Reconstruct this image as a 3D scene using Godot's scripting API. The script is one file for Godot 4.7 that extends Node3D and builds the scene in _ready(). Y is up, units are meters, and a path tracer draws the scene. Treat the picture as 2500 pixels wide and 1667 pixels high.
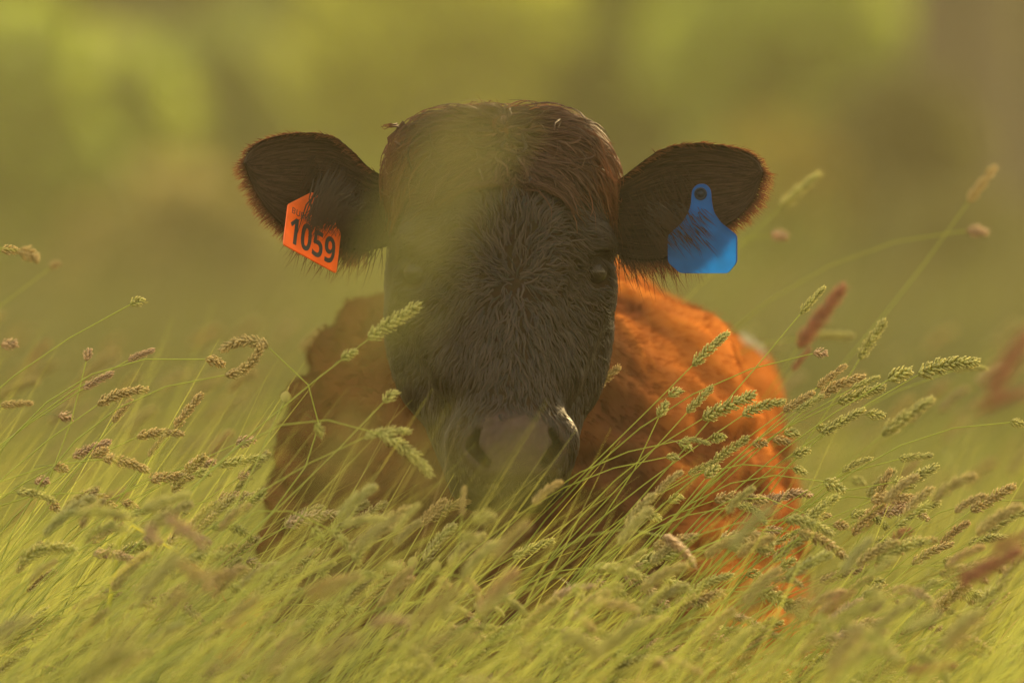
extends Node3D
# A cow lying in tall, wind-blown orchard grass in front of a wood edge, shot with a long lens against a low sun.
# Units are metres, y is up, the camera looks along -z and is focused on the cow's face at z = 0.

const EYE := Vector3(0.0, 0.80, 10.0)
const STEP := 0.00052            # metres per photo pixel (2500 wide) at the focus distance
var rng := RandomNumberGenerator.new()
var noise := FastNoiseLite.new()
var mats := {}
var taken := {}


func _ready() -> void:
	rng.seed = 1059
	noise.seed = 7
	noise.noise_type = FastNoiseLite.TYPE_SIMPLEX
	noise.frequency = 1.0
	noise.fractal_type = FastNoiseLite.FRACTAL_NONE
	# camera: long lens, wide open
	var cam := Camera3D.new()
	cam.name = "camera"
	add_child(cam)
	var lens := CameraAttributesPhysical.new()
	lens.frustum_focal_length = 276.9
	lens.frustum_focus_distance = 10.0
	lens.frustum_near = 0.05
	lens.frustum_far = 900.0
	lens.exposure_aperture = 2.8
	cam.attributes = lens
	cam.position = EYE
	cam.current = true
	# sky and air
	var env := Environment.new()
	env.background_mode = Environment.BG_SKY
	var sky := Sky.new()
	var sm := ProceduralSkyMaterial.new()
	sm.sky_top_color = Color(0.62, 0.61, 0.56)
	sm.sky_horizon_color = Color(0.97, 0.86, 0.64)
	sm.sky_curve = 0.2
	sm.sky_energy_multiplier = 1.5
	sm.ground_bottom_color = Color(0.25, 0.26, 0.12)
	sm.ground_horizon_color = Color(0.60, 0.56, 0.38)
	sky.sky_material = sm
	env.sky = sky
	env.tonemap_mode = Environment.TONE_MAPPER_LINEAR
	env.tonemap_exposure = 2.3
	env.sdfgi_enabled = true
	env.ssao_enabled = true
	env.ssil_enabled = true
	env.fog_enabled = true
	env.fog_density = 0.0014
	env.fog_light_color = Color(1.0, 0.95, 0.70)
	var we := WorldEnvironment.new()
	we.name = "world_environment"
	we.environment = env
	add_child(we)
	var sun := DirectionalLight3D.new()
	sun.name = "sun"
	sun.light_energy = 1.6
	sun.light_color = Color(1.0, 0.86, 0.60)
	sun.light_angular_distance = 0.5
	sun.shadow_enabled = true
	add_child(sun)
	sun.look_at_from_position(Vector3(0.52, 0.60, -0.85), Vector3.ZERO)   # low, behind the cow and to its side
	make_materials()
	build_ground()
	build_wood()
	build_cow()
	build_tags()
	build_grass()
	build_stalks()


# ---------------------------------------------------------------- helpers

func at(px: float, py: float, z: float) -> Vector3:
	var f := (10.0 - z) * 0.1 * STEP
	return Vector3((px - 1250.0) * f, EYE.y - (py - 833.5) * f, z)


func numbered(called: String) -> String:
	taken[called] = taken.get(called, -1) + 1
	return called if taken[called] == 0 else "%s_%03d" % [called, taken[called]]


func thing(called: String, label: String, category: String, where := Vector3.ZERO, group := "") -> Node3D:
	var o := Node3D.new()
	o.name = numbered(called)
	o.position = where
	add_child(o)
	tag(o, label, category, group)
	return o


func tag(o: Node3D, label: String, category: String, group := "", kind := "") -> void:
	o.set_meta("label", label)
	if category:
		o.set_meta("category", category)
	if group:
		o.set_meta("group", group)
	if kind:
		o.set_meta("kind", kind)


func part(called: String, mesh: Mesh, mat: Material, parent: Node3D, where := Transform3D(), kind := "") -> MeshInstance3D:
	var o := MeshInstance3D.new()
	o.name = called
	o.mesh = mesh
	o.material_override = mat
	o.transform = where
	if kind:
		o.set_meta("kind", kind)
	parent.add_child(o, true)
	return o


func scatter(called: String, mesh: Mesh, mat: Material, places: Array, tints: Array, parent: Node3D) -> MultiMeshInstance3D:
	var mm := MultiMesh.new()
	mm.transform_format = MultiMesh.TRANSFORM_3D
	mm.use_colors = tints.size() > 0
	mm.mesh = mesh
	mm.instance_count = places.size()
	var w := 16 if mm.use_colors else 12
	var b := PackedFloat32Array()
	b.resize(places.size() * w)
	for i in places.size():
		var t: Transform3D = places[i]
		var k := i * w
		b[k] = t.basis.x.x; b[k + 1] = t.basis.y.x; b[k + 2] = t.basis.z.x; b[k + 3] = t.origin.x
		b[k + 4] = t.basis.x.y; b[k + 5] = t.basis.y.y; b[k + 6] = t.basis.z.y; b[k + 7] = t.origin.y
		b[k + 8] = t.basis.x.z; b[k + 9] = t.basis.y.z; b[k + 10] = t.basis.z.z; b[k + 11] = t.origin.z
		if mm.use_colors:
			var c: Color = tints[i]
			b[k + 12] = c.r; b[k + 13] = c.g; b[k + 14] = c.b; b[k + 15] = 1.0
	mm.buffer = b
	var o := MultiMeshInstance3D.new()
	o.name = called
	o.multimesh = mm
	o.material_override = mat
	o.set_meta("kind", "stuff")
	parent.add_child(o, true)
	return o


class Acc:
	var v := PackedVector3Array()
	var n := PackedVector3Array()
	var c := PackedColorArray()
	var i := PackedInt32Array()

	func put(p: Vector3, nn: Vector3, col: Color) -> int:
		v.append(p)
		n.append(nn)
		c.append(col)
		return v.size() - 1

	func tri(a: int, b: int, d: int) -> void:
		i.append(a)
		i.append(b)
		i.append(d)

	func mesh() -> ArrayMesh:
		var a := []
		a.resize(Mesh.ARRAY_MAX)
		a[Mesh.ARRAY_VERTEX] = v
		a[Mesh.ARRAY_NORMAL] = n
		a[Mesh.ARRAY_COLOR] = c
		a[Mesh.ARRAY_INDEX] = i
		var m := ArrayMesh.new()
		m.add_surface_from_arrays(Mesh.PRIMITIVE_TRIANGLES, a)
		return m

	# a tapered, ridged lock of hair (or a creased blade) along a line of points, facing the given normals
	func lock(pts: Array, nrm: Array, w: float, ridge: float, c0: Color, c1: Color, power := 1.6) -> void:
		var last := pts.size() - 1
		var first := v.size()
		for k in pts.size():
			var t: Vector3 = (pts[mini(k + 1, last)] - pts[maxi(k - 1, 0)]).normalized()
			var nn: Vector3 = nrm[k]
			var s := nn.cross(t).normalized()
			nn = t.cross(s)
			var u := float(k) / last
			var wide := w * 0.5 * maxf(0.06, 1.0 - pow(u, power))
			var high := ridge * (1.0 - u * 0.7)
			var col := c0.lerp(c1, u)
			v.append(pts[k] - s * wide); n.append((nn - s * 0.9).normalized()); c.append(col)
			v.append(pts[k] + nn * high); n.append(nn); c.append(col)
			v.append(pts[k] + s * wide); n.append((nn + s * 0.9).normalized()); c.append(col)
		for k in last:
			var a := first + k * 3
			for e in 2:
				i.append(a + e); i.append(a + e + 1); i.append(a + e + 3)
				i.append(a + e + 1); i.append(a + e + 4); i.append(a + e + 3)

	# a tube of given radii along points
	func tube(pts: Array, radii: Array, sides: int, c0: Color, c1: Color) -> void:
		var first := v.size()
		var last := pts.size() - 1
		for k in pts.size():
			var t: Vector3 = (pts[mini(k + 1, last)] - pts[maxi(k - 1, 0)]).normalized()
			var x := t.cross(Vector3(0.3, 0.1, 1.0)).normalized()
			var y := t.cross(x)
			for s in sides:
				var a := TAU * s / sides
				var d := x * cos(a) + y * sin(a)
				v.append(pts[k] + d * radii[k]); n.append(d); c.append(c0.lerp(c1, float(k) / last))
		for k in last:
			for s in sides:
				var a := first + k * sides + s
				var b := first + k * sides + (s + 1) % sides
				i.append(a); i.append(a + sides); i.append(b)
				i.append(b); i.append(a + sides); i.append(b + sides)


func noise_tex(freq: float, size: int, c0: Color, c1: Color, octaves := 4) -> NoiseTexture2D:
	var f := FastNoiseLite.new()
	f.seed = 3
	f.frequency = freq
	f.fractal_octaves = octaves
	var t := NoiseTexture2D.new()
	t.width = size
	t.height = size
	t.seamless = true
	t.noise = f
	var g := Gradient.new()
	g.set_color(0, c0)
	g.set_color(1, c1)
	t.color_ramp = g
	return t


func mat(called: String, rough: float, back := Color.BLACK, spec := 0.5) -> StandardMaterial3D:
	var m := StandardMaterial3D.new()
	m.resource_name = called
	m.vertex_color_use_as_albedo = true
	m.roughness = rough
	m.metallic_specular = spec
	m.cull_mode = BaseMaterial3D.CULL_DISABLED
	if back != Color.BLACK:
		m.backlight_enabled = true
		m.backlight = back.linear_to_srgb()
	mats[called] = m
	return m


func make_materials() -> void:
	mat("skin", 0.92, Color.BLACK, 0.01)
	mat("hair", 0.48, Color(0.2, 0.16, 0.12), 0.32)
	mat("body_hair", 0.9, Color(1.0, 0.62, 0.30), 0.05)
	mat("fringe", 0.55, Color(0.9, 0.6, 0.4), 0.25)
	mat("blade", 0.42, Color(0.95, 0.93, 0.68), 0.45)
	mat("stem", 0.4, Color(1.0, 1.0, 0.5), 0.5)
	mat("seed", 0.6, Color(1.0, 0.9, 0.6), 0.35)
	mat("leaf", 0.5, Color(0.95, 0.94, 0.62), 0.4)
	mat("bark", 0.9)
	mat("gloss", 0.12)
	mat("plastic_orange", 0.45, Color(0.9, 0.55, 0.3))
	mat("plastic_blue", 0.35, Color(1.0, 1.3, 1.5))
	for called in ["plastic_orange", "plastic_blue"]:
		mats[called].albedo_texture = noise_tex(0.012, 256, Color(0.86, 0.85, 0.84), Color(1, 1, 1), 3)
		mats[called].uv1_triplanar = true
		mats[called].uv1_scale = Vector3.ONE * 9.0


# ---------------------------------------------------------------- ground and wood

func ground_height(x: float, z: float) -> float:
	var back := clampf((-z - 82.0) / 90.0, 0.0, 1.0)
	return back * back * (3.0 - 2.0 * back) * 34.0 + (noise.get_noise_2d(x * 0.02, z * 0.02) * 2.0 * back)


func build_ground() -> void:
	var acc := Acc.new()
	var nx := 60
	var nz := 90
	for j in nz + 1:
		for i in nx + 1:
			var x := lerpf(-90, 90, float(i) / nx)
			var z := lerpf(25, -185, float(j) / nz)
			var e := 1.0
			var nn := Vector3(ground_height(x - e, z) - ground_height(x + e, z), 2 * e, ground_height(x, z - e) - ground_height(x, z + e)).normalized()
			acc.put(Vector3(x, ground_height(x, z), z), nn, Color(1, 1, 1))
	for j in nz:
		for i in nx:
			var a := j * (nx + 1) + i
			acc.tri(a, a + nx + 1, a + 1)
			acc.tri(a + 1, a + nx + 1, a + nx + 2)
	var m := StandardMaterial3D.new()
	m.resource_name = "meadow_soil"
	m.albedo_texture = noise_tex(0.02, 512, Color(0.20, 0.19, 0.09), Color(0.30, 0.33, 0.12))
	m.uv1_triplanar = true
	m.uv1_world_triplanar = true
	m.uv1_scale = Vector3.ONE * 0.4
	m.roughness = 0.95
	var g := part("ground", acc.mesh(), m, self, Transform3D(), "structure")
	g.set_meta("label", "meadow ground rising to a wooded hill")


func leaf_clump() -> ArrayMesh:
	var acc := Acc.new()
	for k in 7:
		var d := Vector3(rng.randfn(), rng.randfn(), rng.randfn()).normalized()
		var p := d * 0.10
		var t := Vector3(rng.randfn(), rng.randfn() - 0.3, rng.randfn()).normalized()
		var nn := t.cross(Vector3(rng.randfn(), rng.randfn() + 0.5, rng.randfn())).normalized()
		var length := rng.randf_range(0.09, 0.14)
		acc.lock([p, p + t * length * 0.35, p + t * length * 0.7 - nn * 0.01, p + t * length - nn * 0.025], [nn, nn, nn, nn], 0.0, 0.0, Color.WHITE, Color.WHITE)
		var f := acc.v.size() - 12
		var s := nn.cross(t).normalized()
		var wide := [0.008, 0.032, 0.026, 0.002]
		for r in 4:
			acc.v[f + r * 3] -= s * wide[r]
			acc.v[f + r * 3 + 2] += s * wide[r]
			for q in 3:
				acc.n[f + r * 3 + q] = nn
	return acc.mesh()


func build_wood() -> void:
	var clumps := [leaf_clump(), leaf_clump()]
	var tones := {
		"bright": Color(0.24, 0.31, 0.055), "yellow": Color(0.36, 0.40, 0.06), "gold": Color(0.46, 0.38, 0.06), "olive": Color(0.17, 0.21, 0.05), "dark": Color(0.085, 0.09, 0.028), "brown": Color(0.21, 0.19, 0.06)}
	# bushes of the wood edge: photo column and row of the crown, radius in photo pixels, tone, depth, label
	var bushes := [
		[110, 300, 330, "bright", -55.0, "bright green bush rising above the far meadow behind the hooked grass head"],
		[480, 350, 380, "olive", -58.0, "olive bush behind the dark ear that wears the orange tag"],
		[820, 160, 300, "olive", -60.0, "dull green bush just above the ear with the orange tag"],
		[1060, 60, 320, "yellow", -54.0, "yellow-green bush directly above the tuft on the cow's poll"],
		[1480, 170, 380, "bright", -55.0, "fresh green bush above the ear that wears the blue tag"],
		[2000, 80, 380, "bright", -53.0, "bright lime bush high beside the dark trunk"],
		[2060, 450, 300, "gold", -53.0, "golden bush lit by the sun beside the dark trunk"],
		[1750, 640, 320, "olive", -59.0, "dull olive bush low behind the blue tag"],
		[420, 700, 300, "brown", -54.0, "brownish bush low behind the orange tag"],
		[820, 680, 260, "bright", -56.0, "green bush low behind the cow's shoulder"],
		[60, 640, 300, "olive", -60.0, "shaded olive bush low at the end of the wood edge"],
		[2330, 700, 230, "dark", -47.0, "shaded bush growing against the foot of the thick dark trunk"],
		[2235, 330, 110, "dark", -48.5, "tall thin bush half covering the edge of the thick dark trunk"],
		[1250, 520, 380, "olive", -62.0, "dull green bush hidden mostly by the cow's head"],
	]
	for b in bushes:
		var c := at(b[0], b[1], b[4])
		var r: float = b[2] * STEP * (10.0 - b[4]) * 0.1
		bush(b[5], c, r, tones[b[3]], clumps, 1500)
	# taller trees behind the edge
	var row := [
		[-9.0, -66.0, 11.0, "tall shaded tree at the far end of the wood edge"], [-4.6, -69.0, 13.0, "tall tree standing behind the olive bush"], [-0.6, -67.0, 12.0, "tall tree standing behind the cow's poll"],
		[3.4, -70.0, 13.5, "tall tree standing behind the ear with the blue tag"], [7.6, -66.0, 12.0, "tall tree standing beyond the dark trunk"], [-13.5, -70.0, 13.0, "outermost tall tree beyond the bright green bush"], [12.5, -70.0, 13.0, "outermost tall tree beyond the dark trunk"]]
	for t in row:
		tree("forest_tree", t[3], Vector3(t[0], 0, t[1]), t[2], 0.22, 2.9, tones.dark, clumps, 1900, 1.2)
	# the thick dark trunk
	tree("old_tree", "old tree with a thick dark trunk at the edge of the meadow", Vector3(at(2385, 800, -50.0).x, 0, -50.0), 14.0, 0.52, 3.4, tones.olive, clumps, 2200, 6.2)
	tree("old_tree", "second dark trunk just outside the thick one", Vector3(at(2640, 800, -51.0).x, 0, -51.5), 13.0, 0.40, 2.8, tones.dark, clumps, 1500, 5.5)
	# what grows in the shade under them
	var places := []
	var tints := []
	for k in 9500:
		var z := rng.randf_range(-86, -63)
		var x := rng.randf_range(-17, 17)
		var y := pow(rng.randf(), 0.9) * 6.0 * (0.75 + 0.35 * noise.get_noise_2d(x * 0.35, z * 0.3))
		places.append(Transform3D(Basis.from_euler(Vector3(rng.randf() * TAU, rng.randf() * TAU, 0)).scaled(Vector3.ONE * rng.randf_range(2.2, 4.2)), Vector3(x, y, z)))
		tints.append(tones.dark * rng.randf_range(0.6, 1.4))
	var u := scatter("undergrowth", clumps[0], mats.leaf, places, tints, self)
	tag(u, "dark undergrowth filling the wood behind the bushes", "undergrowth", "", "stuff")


func crown_places(c: Vector3, r: Vector3, count: int, tone: Color, places: Array, tints: Array, lobes := 9) -> void:
	var centres := []
	for k in lobes:
		var d := Vector3(rng.randfn(), rng.randfn(), rng.randfn()).normalized() * pow(rng.randf(), 0.4) * 0.72
		centres.append([c + d * r, rng.randf_range(0.34, 0.55), tone * rng.randf_range(0.75, 1.3)])
	for k in count:
		var l: Array = centres[k % lobes]
		var d := Vector3(rng.randfn(), rng.randfn(), rng.randfn()).normalized() * pow(rng.randf(), 0.45)
		var p: Vector3 = l[0] + d * r * l[1]
		if p.y < 0.1:
			continue
		places.append(Transform3D(Basis.from_euler(Vector3(rng.randf() * TAU, rng.randf() * TAU, 0)).scaled(Vector3.ONE * rng.randf_range(1.1, 2.1)), p))
		var v := rng.randf_range(0.8, 1.2)
		tints.append(Color(l[2].r * v, l[2].g * v, l[2].b * v))


func bush(label: String, c: Vector3, r: float, tone: Color, clumps: Array, count: int) -> void:
	var root := thing("bush", label, "bush", Vector3(c.x, 0, c.z), "bushes along the wood edge")
	var acc := Acc.new()
	for k in 5:
		var top := (c - root.position) + Vector3(rng.randfn(), rng.randf_range(-0.2, 0.6), rng.randfn()) * r * 0.4
		var mid := Vector3(top.x * 0.4, top.y * 0.5, top.z * 0.4)
		acc.tube([Vector3(0, -0.05, 0), mid, top], [0.06, 0.045, 0.015], 6, Color(0.06, 0.045, 0.03), Color(0.07, 0.055, 0.03))
	part("trunk", acc.mesh(), mats.bark, root)
	var places := []
	var tints := []
	crown_places(c - root.position, Vector3(r, r * 0.9, r * 0.8), count, tone, places, tints)
	crown_places(Vector3(0, (c.y - r * 0.5) * 0.5, 0), Vector3(r * 0.8, maxf(0.5, (c.y - r * 0.3) * 0.6), r * 0.7), int(count * 0.6), tone * 0.9, places, tints)
	scatter("crown", clumps[0], mats.leaf, places, tints, root)


func tree(called: String, label: String, where: Vector3, high: float, thick: float, r: float, tone: Color, clumps: Array, count: int, bare: float) -> void:
	var root := thing(called, label, "tree", where, "trees of the wood")
	var acc := Acc.new()
	var pts := []
	var radii := []
	for k in 9:
		var u := k / 8.0
		pts.append(Vector3(sin(u * 3.0 + where.x) * 0.12, u * high * 0.85 - 0.1, cos(u * 2.0 + where.x) * 0.1))
		radii.append(thick * (1.25 if k == 0 else lerpf(1.0, 0.15, u)))
	acc.tube(pts, radii, 14, Color(0.032, 0.025, 0.018), Color(0.036, 0.029, 0.02))
	for k in 9:
		var y := lerpf(maxf(bare, 1.5), high * 0.8, k / 8.0)
		var d := Vector3(cos(k * 2.4), 0.5, sin(k * 2.4)).normalized() * r * 0.8
		var p := Vector3(0, y, 0)
		acc.tube([p, p + d * 0.5, p + d + Vector3(0, 0.3, 0)], [thick * 0.3, thick * 0.18, thick * 0.06], 7, Color(0.032, 0.025, 0.018), Color(0.036, 0.029, 0.02))
	part("trunk", acc.mesh(), mats.bark, root)
	var places := []
	var tints := []
	var mid := (high + bare) * 0.5
	crown_places(Vector3(0, mid, 0), Vector3(r, (high - bare) * 0.5, r), count, tone, places, tints, 14)
	for k in places.size():
		places[k].basis = places[k].basis.scaled(Vector3.ONE * 1.8)
	scatter("crown", clumps[1], mats.leaf, places, tints, root)


# ---------------------------------------------------------------- the cow

const HEAD_TURN := 0.085
var head_at := Vector3.ZERO
var head_basis := Basis()


static func smin(a: float, b: float, k: float) -> float:
	var h := maxf(k - absf(a - b), 0.0) / k
	return minf(a, b) - h * h * k * 0.25


static func smax(a: float, b: float, k: float) -> float:
	var h := maxf(k - absf(a - b), 0.0) / k
	return maxf(a, b) + h * h * k * 0.25


static func ell(p: Vector3, c: Vector3, r: Vector3) -> float:
	var q := (p - c) / r
	var k0 := q.length()
	var k1 := (q / r).length()
	return k0 * (k0 - 1.0) / maxf(k1, 1e-6)


static func cone(p: Vector3, a: Vector3, b: Vector3, ra: float, rb: float) -> float:
	var ab := b - a
	var t := clampf((p - a).dot(ab) / ab.length_squared(), 0.0, 1.0)
	return (p - a - ab * t).length() - lerpf(ra, rb, t)


# distance to the head, in the head's own axes, in centimetres
func head_d(q: Vector3) -> float:
	var p := Vector3(absf(q.x), q.y, q.z)
	var d := Vector3(maxf(p.x - 5.8, 0.0), p.y - 10.5, p.z + 9.0).length() - 8.2
	d = smin(d, ell(p, Vector3(0, 16.0, -8.5), Vector3(6.0, 3.0, 6.0)), 2.0)
	d = smin(d, ell(p, Vector3(0, 1, -7.5), Vector3(13.2, 11, 10)), 5.0)
	d = smin(d, cone(p, Vector3(0, 4, -2.0), Vector3(0, -20, 5.8), 8.3, 6.0), 5.0)
	d = smin(d, ell(p, Vector3(0, -23.6, 6.0), Vector3(8.0, 6.8, 6.6)), 2.5)
	d = smin(d, ell(p, Vector3(8.4, -7.5, -11.5), Vector3(6.0, 12.0, 8.0)), 5.0)
	d = smin(d, cone(p, Vector3(4.9, -16, -7), Vector3(3.0, -27.5, 1.0), 6.4, 4.3), 4.0)
	d = smin(d, cone(p, Vector3(10.0, -4, -3.8), Vector3(6.6, -14, 1.6), 3.0, 2.4), 4.5)
	d = smin(d, (p - Vector3(10.7, 1.9, -2.2)).length() - 3.1, 2.5)
	d = smax(d, 2.1 - (p - Vector3(12.4, -0.9, -0.6)).length(), 2.0)
	d = smin(d, (p - Vector3(11.0, -0.7, -2.9)).length() - 2.3, 0.7)
	d = smin(d, ell(p, Vector3(0, -22.6, 10.2), Vector3(5.0, 3.2, 3.0)), 2.5)
	d = smin(d, cone(p, Vector3(6.0, -22.4, 8.6), Vector3(4.2, -26.2, 9.8), 1.7, 1.9), 3.0)
	d = smax(d, -nostril(p), 0.5)
	d = smax(d, -(cone(p, Vector3(0, -28.4, 13.5), Vector3(8.5, -26.8, 6.0), 0.45, 0.35)), 0.6)
	d = smin(d, cone(p, Vector3(0, 1, -15), Vector3(0, -8, -30), 9.0, 9.0), 3.0)
	return d


func nostril(p: Vector3) -> float:
	return minf(cone(p, Vector3(4.6, -21.4, 11.6), Vector3(5.1, -23.2, 11.2), 0.45, 0.95), cone(p, Vector3(5.1, -23.2, 11.2), Vector3(3.6, -25.4, 12.2), 0.95, 0.5))


# distance to the body, in metres, in the world
func body_d(p: Vector3) -> float:
	var d := ell(p, Vector3(0.01, 0.44, -0.66), Vector3(0.325, 0.455, 0.40))
	d = smin(d, ell(p, Vector3(0.04, 0.42, -1.18), Vector3(0.36, 0.48, 0.62)), 0.12)
	d = smin(d, ell(p, Vector3(0.115, 0.42, -1.75), Vector3(0.325, 0.455, 0.45)), 0.12)
	d = smin(d, ell(p, Vector3(-0.185, 0.52, -0.66), Vector3(0.13, 0.33, 0.22)), 0.10)
	d = smin(d, ell(p, Vector3(0.22, 0.52, -0.70), Vector3(0.13, 0.33, 0.22)), 0.10)
	d = smin(d, cone(p, Vector3(0.05, 0.85, -0.7), Vector3(0.12, 0.85, -1.7), 0.07, 0.07), 0.10)
	d = smin(d, (p - Vector3(0.29, 0.71, -1.66)).length() - 0.09, 0.12)
	d = smin(d, cone(p, head_at + Vector3(0.0, -0.04, -0.20), Vector3(-0.02, 0.58, -0.60), 0.11, 0.21), 0.12)
	d = smin(d, ell(p, Vector3(0.0, 0.24, -0.42), Vector3(0.22, 0.22, 0.20)), 0.10)
	for s in [-1.0, 1.0]:
		d = smin(d, cone(p, Vector3(0.17 * s, 0.20, -0.50), Vector3(0.21 * s, 0.10, -0.16), 0.10, 0.06), 0.05)
		d = smin(d, cone(p, Vector3(0.21 * s, 0.08, -0.16), Vector3(0.15 * s, 0.06, -0.50), 0.055, 0.04), 0.02)
	d = smin(d, cone(p, Vector3(-0.28, 0.28, -1.75), Vector3(-0.36, 0.13, -1.25), 0.17, 0.09), 0.06)
	d = smin(d, cone(p, Vector3(0.33, 0.28, -1.80), Vector3(0.38, 0.13, -1.35), 0.16, 0.09), 0.06)
	d = smin(d, cone(p, Vector3(0.38, 0.12, -1.35), Vector3(0.34, 0.06, -1.75), 0.07, 0.045), 0.03)
	return smax(d, 0.015 - p.y, 0.03)


# surface nets over the cells near the surface
func mesh_field(f: Callable, lo: Vector3, hi: Vector3, cell: float) -> Array:
	var nb := Vector3i(((hi - lo) / (cell * 4.0)).ceil())
	var nx := nb.x * 4 + 1
	var ny := nb.y * 4 + 1
	var nz := nb.z * 4 + 1
	var g := PackedFloat32Array()
	g.resize(nx * ny * nz)
	g.fill(1e9)
	var own := PackedInt32Array()
	own.resize(nx * ny * nz)
	own.fill(-1)
	var blocks := []
	var big := cell * 4.0
	for bz in nb.z:
		for by in nb.y:
			for bx in nb.x:
				if absf(f.call(lo + (Vector3(bx, by, bz) + Vector3(0.5, 0.5, 0.5)) * big)) < big * 1.15:
					blocks.append(Vector3i(bx, by, bz) * 4)
	for b: Vector3i in blocks:
		for k in 5:
			for j in 5:
				for i in 5:
					var at_ := ((b.z + k) * ny + b.y + j) * nx + b.x + i
					if g[at_] > 1e8:
						g[at_] = f.call(lo + Vector3(b.x + i, b.y + j, b.z + k) * cell)
	var v := PackedVector3Array()
	var cells := []
	for b: Vector3i in blocks:
		for k in 4:
			for j in 4:
				for i in 4:
					var a := ((b.z + k) * ny + b.y + j) * nx + b.x + i
					var mask := 0
					for e in 8:
						if g[a + (e & 1) + ((e >> 1) & 1) * nx + (e >> 2) * nx * ny] < 0.0:
							mask |= 1 << e
					if mask == 0 or mask == 255:
						continue
					var sum := Vector3.ZERO
					var count := 0
					for e in 8:
						for bit in [1, 2, 4]:
							if e & bit:
								continue
							var o: int = e | bit
							if (mask >> e & 1) == (mask >> o & 1):
								continue
							var g0 := g[a + (e & 1) + ((e >> 1) & 1) * nx + (e >> 2) * nx * ny]
							var g1 := g[a + (o & 1) + ((o >> 1) & 1) * nx + (o >> 2) * nx * ny]
							var t := g0 / (g0 - g1)
							sum += Vector3(e & 1, (e >> 1) & 1, e >> 2).lerp(Vector3(o & 1, (o >> 1) & 1, o >> 2), t)
							count += 1
					own[a] = v.size()
					v.append(lo + (Vector3(b.x + i, b.y + j, b.z + k) + sum / count) * cell)
					cells.append(a)
	var idx := PackedInt32Array()
	var steps := [1, nx, nx * ny]
	for a: int in cells:
		for ax in 3:
			var g0 := g[a]
			var g1 := g[a + steps[ax]]
			if (g0 < 0.0) == (g1 < 0.0):
				continue
			var u: int = steps[(ax + 1) % 3]
			var w: int = steps[(ax + 2) % 3]
			if a - u - w < 0:
				continue
			var p0 := own[a]
			var p1 := own[a - u]
			var p2 := own[a - u - w]
			var p3 := own[a - w]
			if p1 < 0 or p2 < 0 or p3 < 0:
				continue
			if g0 < 0.0:
				idx.append_array([p0, p2, p1, p0, p3, p2])
			else:
				idx.append_array([p0, p1, p2, p0, p2, p3])
	return [v, idx]


static func normals(v: PackedVector3Array, idx: PackedInt32Array) -> PackedVector3Array:
	var n := PackedVector3Array()
	n.resize(v.size())
	for t in range(0, idx.size(), 3):
		var a := v[idx[t]]
		var f := (v[idx[t + 2]] - a).cross(v[idx[t + 1]] - a)
		n[idx[t]] += f
		n[idx[t + 1]] += f
		n[idx[t + 2]] += f
	for k in n.size():
		n[k] = n[k].normalized()
	return n


func sample_line(pts: Array, u: float) -> Vector2:
	var x := u * (pts.size() - 1)
	var k := mini(int(x), pts.size() - 2)
	var t := x - k
	var p0: Vector2 = pts[maxi(k - 1, 0)]
	var p1: Vector2 = pts[k]
	var p2: Vector2 = pts[k + 1]
	var p3: Vector2 = pts[mini(k + 2, pts.size() - 1)]
	return p1.cubic_interpolate(p2, p0, p3, t)


const EAR_TOP_A := [Vector2(960, 440), Vector2(905, 412), Vector2(860, 368), Vector2(815, 334), Vector2(760, 324), Vector2(700, 328), Vector2(642, 343), Vector2(608, 368), Vector2(597, 398)]
const EAR_LOW_A := [Vector2(955, 600), Vector2(890, 612), Vector2(835, 604), Vector2(780, 592), Vector2(725, 574), Vector2(684, 545), Vector2(650, 508), Vector2(620, 460), Vector2(597, 398)]
const EAR_TOP_B := [Vector2(1465, 470), Vector2(1520, 432), Vector2(1572, 392), Vector2(1620, 363), Vector2(1680, 350), Vector2(1750, 353), Vector2(1805, 364), Vector2(1845, 386), Vector2(1862, 420)]
const EAR_LOW_B := [Vector2(1465, 600), Vector2(1530, 630), Vector2(1595, 636), Vector2(1650, 622), Vector2(1705, 596), Vector2(1755, 562), Vector2(1800, 532), Vector2(1842, 484), Vector2(1862, 420)]


func ear_z(u: float) -> float:
	return lerpf(-0.085, -0.03, u)


func ear_point(top: Array, low: Array, u: float, a: float) -> Vector3:
	var t := sample_line(top, u)
	var l := sample_line(low, u)
	var m := (t + l) * 0.5
	var q := m + (t - l) * 0.5 * cos(a)
	var s := sin(a)
	var cup := 0.026 * sin(PI * clampf(u * 0.9 + 0.1, 0, 1))
	var thick := lerpf(0.045, 0.006, pow(u, 0.5)) * (1.0 - pow(u, 6.0))
	return at(q.x, q.y, ear_z(u) - (cup * s if s > 0 else -(cup + thick) * s))


func add_ear(acc: Acc, top: Array, low: Array, mirrored: bool, col: Color) -> void:
	var rows := 26
	var around := 22
	var v := PackedVector3Array()
	var idx := PackedInt32Array()
	for j in rows + 1:
		for k in around:
			v.append(ear_point(top, low, float(j) / rows, TAU * k / around))
	for j in rows:
		for k in around:
			var a := j * around + k
			var b := j * around + (k + 1) % around
			if mirrored:
				idx.append_array([a, b, a + around, b, b + around, a + around])
			else:
				idx.append_array([a, a + around, b, b, a + around, b + around])
	var n := normals(v, idx)
	var first := acc.v.size()
	for k in v.size():
		acc.put(v[k], n[k], col * rng.randf_range(0.9, 1.1))
	for k in idx:
		acc.i.append(first + k)


func to_head(p: Vector3) -> Vector3:      # world to head centimetres
	return head_basis.inverse() * (p - head_at) * 100.0


func from_head(q: Vector3) -> Vector3:
	return head_at + head_basis * (q * 0.01)


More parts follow.
